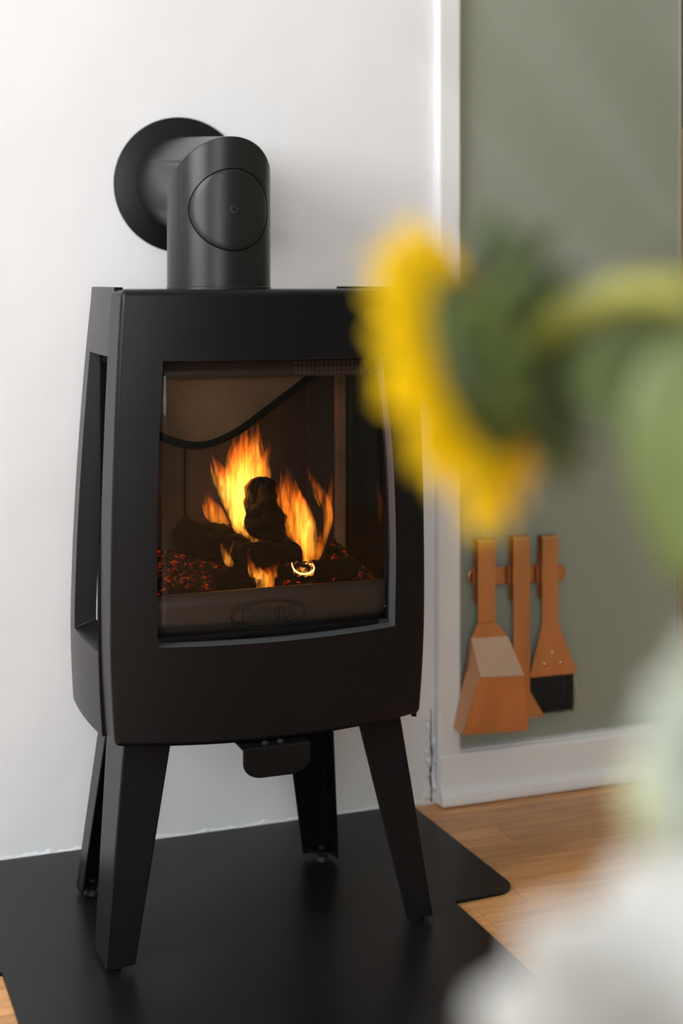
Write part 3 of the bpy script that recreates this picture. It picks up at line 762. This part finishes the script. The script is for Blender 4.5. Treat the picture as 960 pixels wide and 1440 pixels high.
# rosette
WC = Vector((PX + .004, 0, ZE + .020 * (.232 / .232)))
Mr = Matrix.Translation((PX + .002, -.0035, 1.0605)) @ Matrix.Rotation(R(90), 4, 'X')
MB().lathe([(.1095, -.003), (.1095, .001), (.1085, .0022), (.078, .0095), (.072, .0095), (.072, -.003)], 96, Mr).build('wall_rosette', M['flange'], flue, smooth=True)

# ------------------------------------------------------------------ fireside tools on the green wall
GY0 = .004
rack = thing('tool_rack', on(726, 808, GY0), 'copper wall rail with rounded ends carrying three fireside tools', 'tool rack', None)
mb = MB(); r0 = .0155; zc = .388; xa, xb = 1.129, 1.322
outl = [(xa + r0 + r0 * math.cos(R(q)), zc + .002 + r0 * math.sin(R(q))) for q in range(90, 271, 15)] + [(xb - r0 + r0 * math.cos(R(q)), zc - .002 + r0 * math.sin(R(q))) for q in range(-90, 91, 15)]
mb.prism([(x, -.0125, z) for x, z in outl], (0, .004, 0)); mb.build('rail', M['copper_bright'], rack, bevel=.0008)
for x in (1.135, 1.318): MB().tube([(x + (.008 if x < 1.2 else -.008), -.0095, zc), (x + (.008 if x < 1.2 else -.008), .0045, zc)], .005, 12).build('standoff', M['copper'], rack, smooth=True)
TY = -.0295    # front plane of handles
def handle(par, xl, xr, zt, zb, m, zhook=.345):
    """flat strap bent back over the rail"""
    mb = MB(); t = .0022
    prof = [(TY, zb), (TY, zt - .004)] + [(TY + .006 - .006 * math.cos(R(q)), zt - .006 + .006 * math.sin(R(q))) for q in (30, 60, 90, 120, 150)] 
    prof = [(TY, zb), (TY, zt - .005), (TY + .0015, zt - .0015), (TY + .005, zt), (TY + .0125, zt), (TY + .0155, zt - .0015), (TY + .0165, zt - .005), (TY + .0165, zhook)]
    def P(i, j): y, z = prof[i]; return Vector((lerp(xl, xr, j), y, z))
    mb.grid(P, len(prof), 2)
    return mb.build('handle', m, par, solid=t)
def plate(par, name, outline, m, t=.0022, yfun=None):
    mb = MB(); mb.add([(x, (yfun(z) if yfun else TY), z) for x, z in outline], [tuple(range(len(outline)))])
    return mb.build(name, m, par, solid=t)
# dustpan shovel
pan = thing('hearth_shovel', (1.160, TY, .13), 'copper hearth shovel with a wide flared pan, leftmost tool on the rail', 'shovel', 'copper fireside tools')
handle(pan, 1.139, 1.172, .457, .312, M['copper'])
plate(pan, 'neck', [(1.139, .314), (1.172, .314), (1.196, .286), (1.126, .288)], M['copper'])
def quad(a, b_, c, d): return MB().add([a, b_, c, d], [(0, 1, 2, 3)])
quad((1.126, TY, .288), (1.196, TY, .286), (1.2105, -.0640, .224), (1.1265, -.0640, .229)).build('pan_shoulder', mat('lit_shoulder_copper', (.78, .55, .43), .3, metal=.9), pan, solid=.0022)  # shoulder coloured paler than the other copper for the light its tilt catches
quad((1.1265, -.0640, .229), (1.2105, -.0640, .224), (1.2225, -.0560, .127), (1.0985, -.0560, .132)).build('pan_face', M['copper'], pan, solid=.0022)
MB().add([(1.126, TY, .288), (1.1265, -.0640, .229), (1.0985, -.0560, .132), (1.0985, -.018, .134), (1.122, -.018, .235)], [(0, 1, 2, 3, 4)]).build('pan_side', M['copper_bright'], pan, solid=.002)
MB().add([(1.196, TY, .286), (1.2105, -.0640, .224), (1.2225, -.0560, .127), (1.2225, -.036, .128), (1.213, -.036, .23)], [(0, 1, 2, 3, 4)]).build('pan_side', M['copper_bright'], pan, solid=.002)
# scraper
scr = thing('hearth_scraper', (1.223, TY, .14), 'long plain copper scraper with flared foot, middle tool on the rail', 'scraper', 'copper fireside tools')
handle(scr, 1.2075, 1.2395, .4575, .186, M['copper'])
quad((1.2075, TY, .188), (1.2395, TY, .186), (1.2660, TY - .002, .142), (1.181, TY - .002, .146)).build('blade', M['copper_bright'], scr, solid=.0022)
quad((1.181, TY - .002, .146), (1.2660, TY - .002, .142), (1.2600, TY + .004, .1365), (1.185, TY + .004, .140)).build('blade_lip', M['copper_bright'], scr, solid=.0022)
# brush
bru = thing('hearth_brush', (1.285, TY, .14), 'copper hearth brush with black bristles, rightmost tool on the rail', 'brush', 'copper fireside tools')
handle(bru, 1.2640, 1.2955, .4555, .302, M['copper'])
plate(bru, 'head', [(1.2640, .304), (1.2955, .304), (1.312, .262), (1.3325, .214), (1.3320, .2105), (1.329, .2090), (1.243, .2095), (1.2405, .2110), (1.2400, .2140), (1.254, .265)], M['copper'])
MB().box((1.246, TY + .002, .203), (1.326, TY + .013, .222)).build('bristle_block', M['bristle'], bru)
for x, z in ((1.2855, .2495), (1.2700, .2305), (1.3015, .2305)):
    MB().lathe([(.0036, 0), (.0034, .0010), (.0020, .0019)], 14, Matrix.Translation((x, TY - .0011, z)) @ Matrix.Rotation(R(90), 4, 'X')).build('rivet', M['copper_bright'], bru, smooth=True)
mb = MB()
for k in range(900):
    x = random.uniform(1.2425, 1.3275); y = random.uniform(TY - .0005, TY + .014); z1 = .212
    l = random.uniform(.062, .072) * (1 - .05 * random.random()); spread = (x - 1.286) * .02
    mb.tube([(x, y, z1), (x + spread * .5, y, z1 - l * .5), (x + spread + random.uniform(-.0015, .0015), y + random.uniform(-.002, .002), z1 - l)], [.0009, .0008, .0005], 4)
o = mb.build('bristles', M['bristle'], bru, weld=False); o['kind'] = 'stuff'
MB().tube([(1.3285, TY, .205), (1.335, TY - .002, .175), (1.342, TY - .003, .150)], [.0007, .0006, .0004], 5).tube([(1.328, TY, .205), (1.333, TY - .002, .178), (1.3345, TY - .003, .160)], [.0007, .0006, .0004], 5).build('stray_bristle', mat('pale_bristle', (.5, .42, .3), .6), bru)

# ------------------------------------------------------------------ wooden cabinet in the next room
cab = thing('wooden_cabinet', (2.0, .62, 0), 'orange brown wooden cabinet past the end of the green wall', 'cabinet')
MB().box((1.66, .40, 0), (2.40, .80, 1.235)).build('body', M['cabwood'], cab, bevel=.004)
for k in range(2):
    x0 = 1.685 + k * .35; dr = MB().box((x0, .382, .06), (x0 + .34, .4005, 1.19)).build('door', M['cabwood'], cab, bevel=.003)
    MB().lathe([(.008, 0), (.013, .012), (.010, .02)], 16, Matrix.Translation((x0 + (.30 if k == 0 else .04), .382, .7)) @ Matrix.Rotation(R(90), 4, 'X')).build('knob', M['copper'], dr, smooth=True)

# ------------------------------------------------------------------ bouquet close to the lens
def petal(L, Wd, curl=.2, cup=.15, tip=.6, nl=8, nw=5):
    """petal in local space: length along +Y, face up +Z; returns list of verts, faces"""
    vs = []; fs = []
    for i in range(nl + 1):
        t = i / nl
        w = Wd * (math.sin(math.pi * min(1, t ** tip * .97 + .03)) ** .75) * .5 + Wd * .05 * (1 - t)
        for j in range(nw):
            s_ = lerp(-1, 1, j / (nw - 1))
            vs.append(Vector((s_ * w, L * t, curl * L * t * t + cup * w * s_ * s_)))
    for i in range(nl):
        for j in range(nw - 1): fs.append((i*nw + j, (i+1)*nw + j, (i+1)*nw + j + 1, i*nw + j + 1))
    return vs, fs
def frame(n, up=Vector((0, 0, 1))):
    z = n.normalized(); x = up.cross(z).normalized(); y = z.cross(x)
    return Matrix((x, y, z)).transposed().to_4x4()
def cv(r, u, f): return RT * r + UP * u + FW * f
VASE = at(1235, 1700, .42); VASE.z = .46
def stemtube(par, p0, p1, p2, r, m, name='stem'):
    mb = MB(); pts = []
    for k in range(15):
        t = k / 14; pts.append(p0 * (1-t)**2 + p1 * 2*t*(1-t) + p2 * t*t)
    mb.tube(pts, r, 10); return mb.build(name, m, par, smooth='all')
def leafmesh(par, name, base, d, nrm, L, Wd, m, curl=-.15, cup=.2):
    vs, fs = petal(L, Wd, curl, cup, .75, 10, 5)
    y = d.normalized(); z = (nrm - y * nrm.dot(y)).normalized(); x = y.cross(z)
    Mx = Matrix((x, y, z)).transposed().to_4x4(); Mx.translation = base
    mb = MB(); mb.add([Mx @ v for v in vs], fs)
    return mb.build(name, m, par, smooth='all', solid=.0006)
# sunflower, seen from behind its shoulder
SFC = at(668, 515, .47)
nrm = cv(-.80, -.30, .42).normalized()
sun = thing('sunflower', (VASE.x, VASE.y, VASE.z + .03), 'yellow sunflower leaning in from the right, blurred close to the lens', 'flower')
Mf = frame(nrm); Mf.translation = SFC
MB().lathe([(.0275, -.001), (.0280, .002), (.024, .007), (.008, .009)], 40, Mf).build('disc', M['disc'], sun, smooth='all')
MB().lathe([(.007, -.022), (.018, -.014), (.027, -.006), (.0295, -.001), (.027, .0005)], 40, Mf).build('calyx', M['sepal'], sun, smooth='all')
for k in range(44):
    a = 2 * math.pi * k / 44 + random.uniform(-.06, .06); lay = k % 2
    vs, fs = petal(random.uniform(.024, .030), .0135, random.uniform(-.05, .22), .3, .8)
    Mx = Mf @ Matrix.Rotation(a, 4, 'Z') @ Matrix.Translation((0, .0255, .001 - .002 * lay)) @ Matrix.Rotation(R(random.uniform(2, 20)), 4, 'X')
    mb = MB(); mb.add([Mx @ v for v in vs], fs); mb.build('petal', M['petal'], sun, smooth='all', solid=.0005)
for k in range(24):
    a = 2 * math.pi * k / 24 + random.uniform(-.1, .1)
    vs, fs = petal(random.uniform(.026, .036), .013, random.uniform(-.5, -.15), .25, .6)
    Mx = Mf @ Matrix.Rotation(a, 4, 'Z') @ Matrix.Translation((0, .014, -.010)) @ Matrix.Rotation(R(random.uniform(-42, -8)), 4, 'X')
    mb = MB(); mb.add([Mx @ v for v in vs], fs); mb.build('sepal', M['sepal'], sun, smooth='all', solid=.0007)
sb = SFC - nrm * .012
stemtube(sun, sb, sb - nrm * .15 + UP * .065, VASE + UP * .03, .0058, M['stem'])
leafmesh(sun, 'leaf', at(800, 500, .46), cv(.3, -.1, -.02), cv(-.1, .5, -1), .085, .045, M['leaf'])
leafmesh(sun, 'leaf', at(985, 470, .43), cv(-.12, -1, -.1), cv(-.4, .2, -1), .075, .036, M['leaf'])
leafmesh(sun, 'leaf', at(765, 560, .475), cv(.25, -.9, 0), cv(-.1, .2, -1), .030, .016, M['sepal'])
leafmesh(sun, 'leaf', at(760, 430, .48), cv(-.55, .8, .0), cv(-.1, .2, -1), .038, .016, M['sepal'])
# white blooms
def bloom(name, c, Rb, axis, m, label, nl=(8, 10, 13, 15)):
    t = thing(name, (VASE.x, VASE.y, VASE.z + .03), label, 'flower', None)
    Mx0 = frame(axis); Mx0.translation = c
    for l, cnt in enumerate(nl):
        f = (l + 1) / len(nl)
        for k in range(cnt):
            a = 2 * math.pi * (k + .5 * (l % 2)) / cnt + random.uniform(-.12, .12)
            vs, fs = petal(Rb * lerp(.75, 1.15, f), Rb * lerp(.75, 1.0, f), -.25 + .2 * (1 - f), .35, .62, 8, 7)
            Mx = Mx0 @ Matrix.Rotation(a, 4, 'Z') @ Matrix.Translation((0, Rb * .10 * f, -Rb * .35 * f)) @ Matrix.Rotation(R(lerp(78, 12, f) + random.uniform(-6, 6)), 4, 'X')
            mb = MB(); mb.add([Mx @ v for v in vs], fs); mb.build('petal', m, t, smooth='all', solid=.0007)
    stemtube(t, c - axis * Rb * .3, c - axis * Rb * 1.5 - UP * .02, VASE + UP * .03 + Vector((random.uniform(-.015, .015), random.uniform(-.015, .015), 0)), .0035, M['stem'])
    return t
bloom('peony', at(988, 1508, .30), .052, cv(-.45, .75, -.3).normalized(), M['white_petal'], 'large white bloom filling the lower right corner, blurred close to the lens')
bloom('peony', at(1058, 1045, .34), .033, cv(-.7, .4, -.2).normalized(), M['pale_petal'], 'pale greenish white bloom at the right edge, above the large white one')
# bud with yellow green leaf between the two
gl = thing('green_bud', (VASE.x, VASE.y, VASE.z + .03), 'yellow green bud between the two white blooms at the right edge', 'bud')
gc = at(945, 1150, .36); Mg = frame(cv(-.5, .8, 0).normalized()); Mg.translation = gc
MB().lathe([(.002, -.016), (.008, -.010), (.0105, 0), (.008, .010), (.002, .017)], 20, Mg).build('bud', mat('yellow_green_bud', (.33, .34, .17), .5), gl, smooth='all')
stemtube(gl, gc - cv(-.5, .8, 0) * .014, gc + cv(.05, -.05, 0), VASE + UP * .03, .003, M['stem'])
# slender grass blades arching over the bouquet
for k, (pa, pb, pc, wdt, lab) in enumerate((
    (at(1010, 470, .31), at(850, 290, .30), at(600, 10, .29), .0016, 'slender dark grass blade crossing the green wall, blurred to a faint streak'),
    (at(1060, 420, .30), at(945, 190, .29), at(800, -60, .28), .0034, 'slender dark grass blade at the top right corner, blurred to a faint streak'))):
    gt = thing('grass_blade', (VASE.x, VASE.y, VASE.z + .03), lab, 'grass blade', 'grass blades in the bouquet')
    pts = [VASE + UP * .04, VASE.lerp(pa, .5) + UP * .04, pa, pa.lerp(pb, .5), pb, pb.lerp(pc, .5), pc]
    fine = []
    for i in range(len(pts) - 1):
        for q in range(6): fine.append(Vector([spline([(u, pts[u][c]) for u in range(len(pts))], i + q / 6) for c in range(3)]))
    fine.append(pts[-1])
    MB().tube(fine, [wdt * (1 - .6 * (i / len(fine)) ** 3) for i in range(len(fine))], 8, True, .3, side=RT).build('blade', M['blade'], gt, smooth='all')
# vase and side table below the frame
vase = thing('vase', VASE, 'white ceramic vase holding the bouquet', 'vase')
MB().lathe([(.032, .0), (.045, .02), (.050, .07), (.042, .13), (.030, .165), (.034, .18), (.031, .18), (.027, .165), (.038, .13), (.045, .07), (.040, .022), (.001, .012)], 48, Matrix.Translation(VASE)).build('body', M['ceramic'], vase, smooth='all')
tb = thing('side_table', (VASE.x, VASE.y, 0), 'small round oak side table under the vase', 'side table')
MB().lathe([(.15, .437), (.16, .441), (.16, .456), (.156, .46)], 64, Matrix.Translation((VASE.x, VASE.y, 0))).build('tabletop', M['tablewood'], tb, smooth=True)
for k in range(3):
    a = 2 * math.pi * k / 3 + .5
    MB().tube([(VASE.x + .09 * math.cos(a), VASE.y + .09 * math.sin(a), .438), (VASE.x + .15 * math.cos(a), VASE.y + .15 * math.sin(a), .0005)], [.014, .009], 16).build('leg', M['tablewood'], tb, smooth=True)
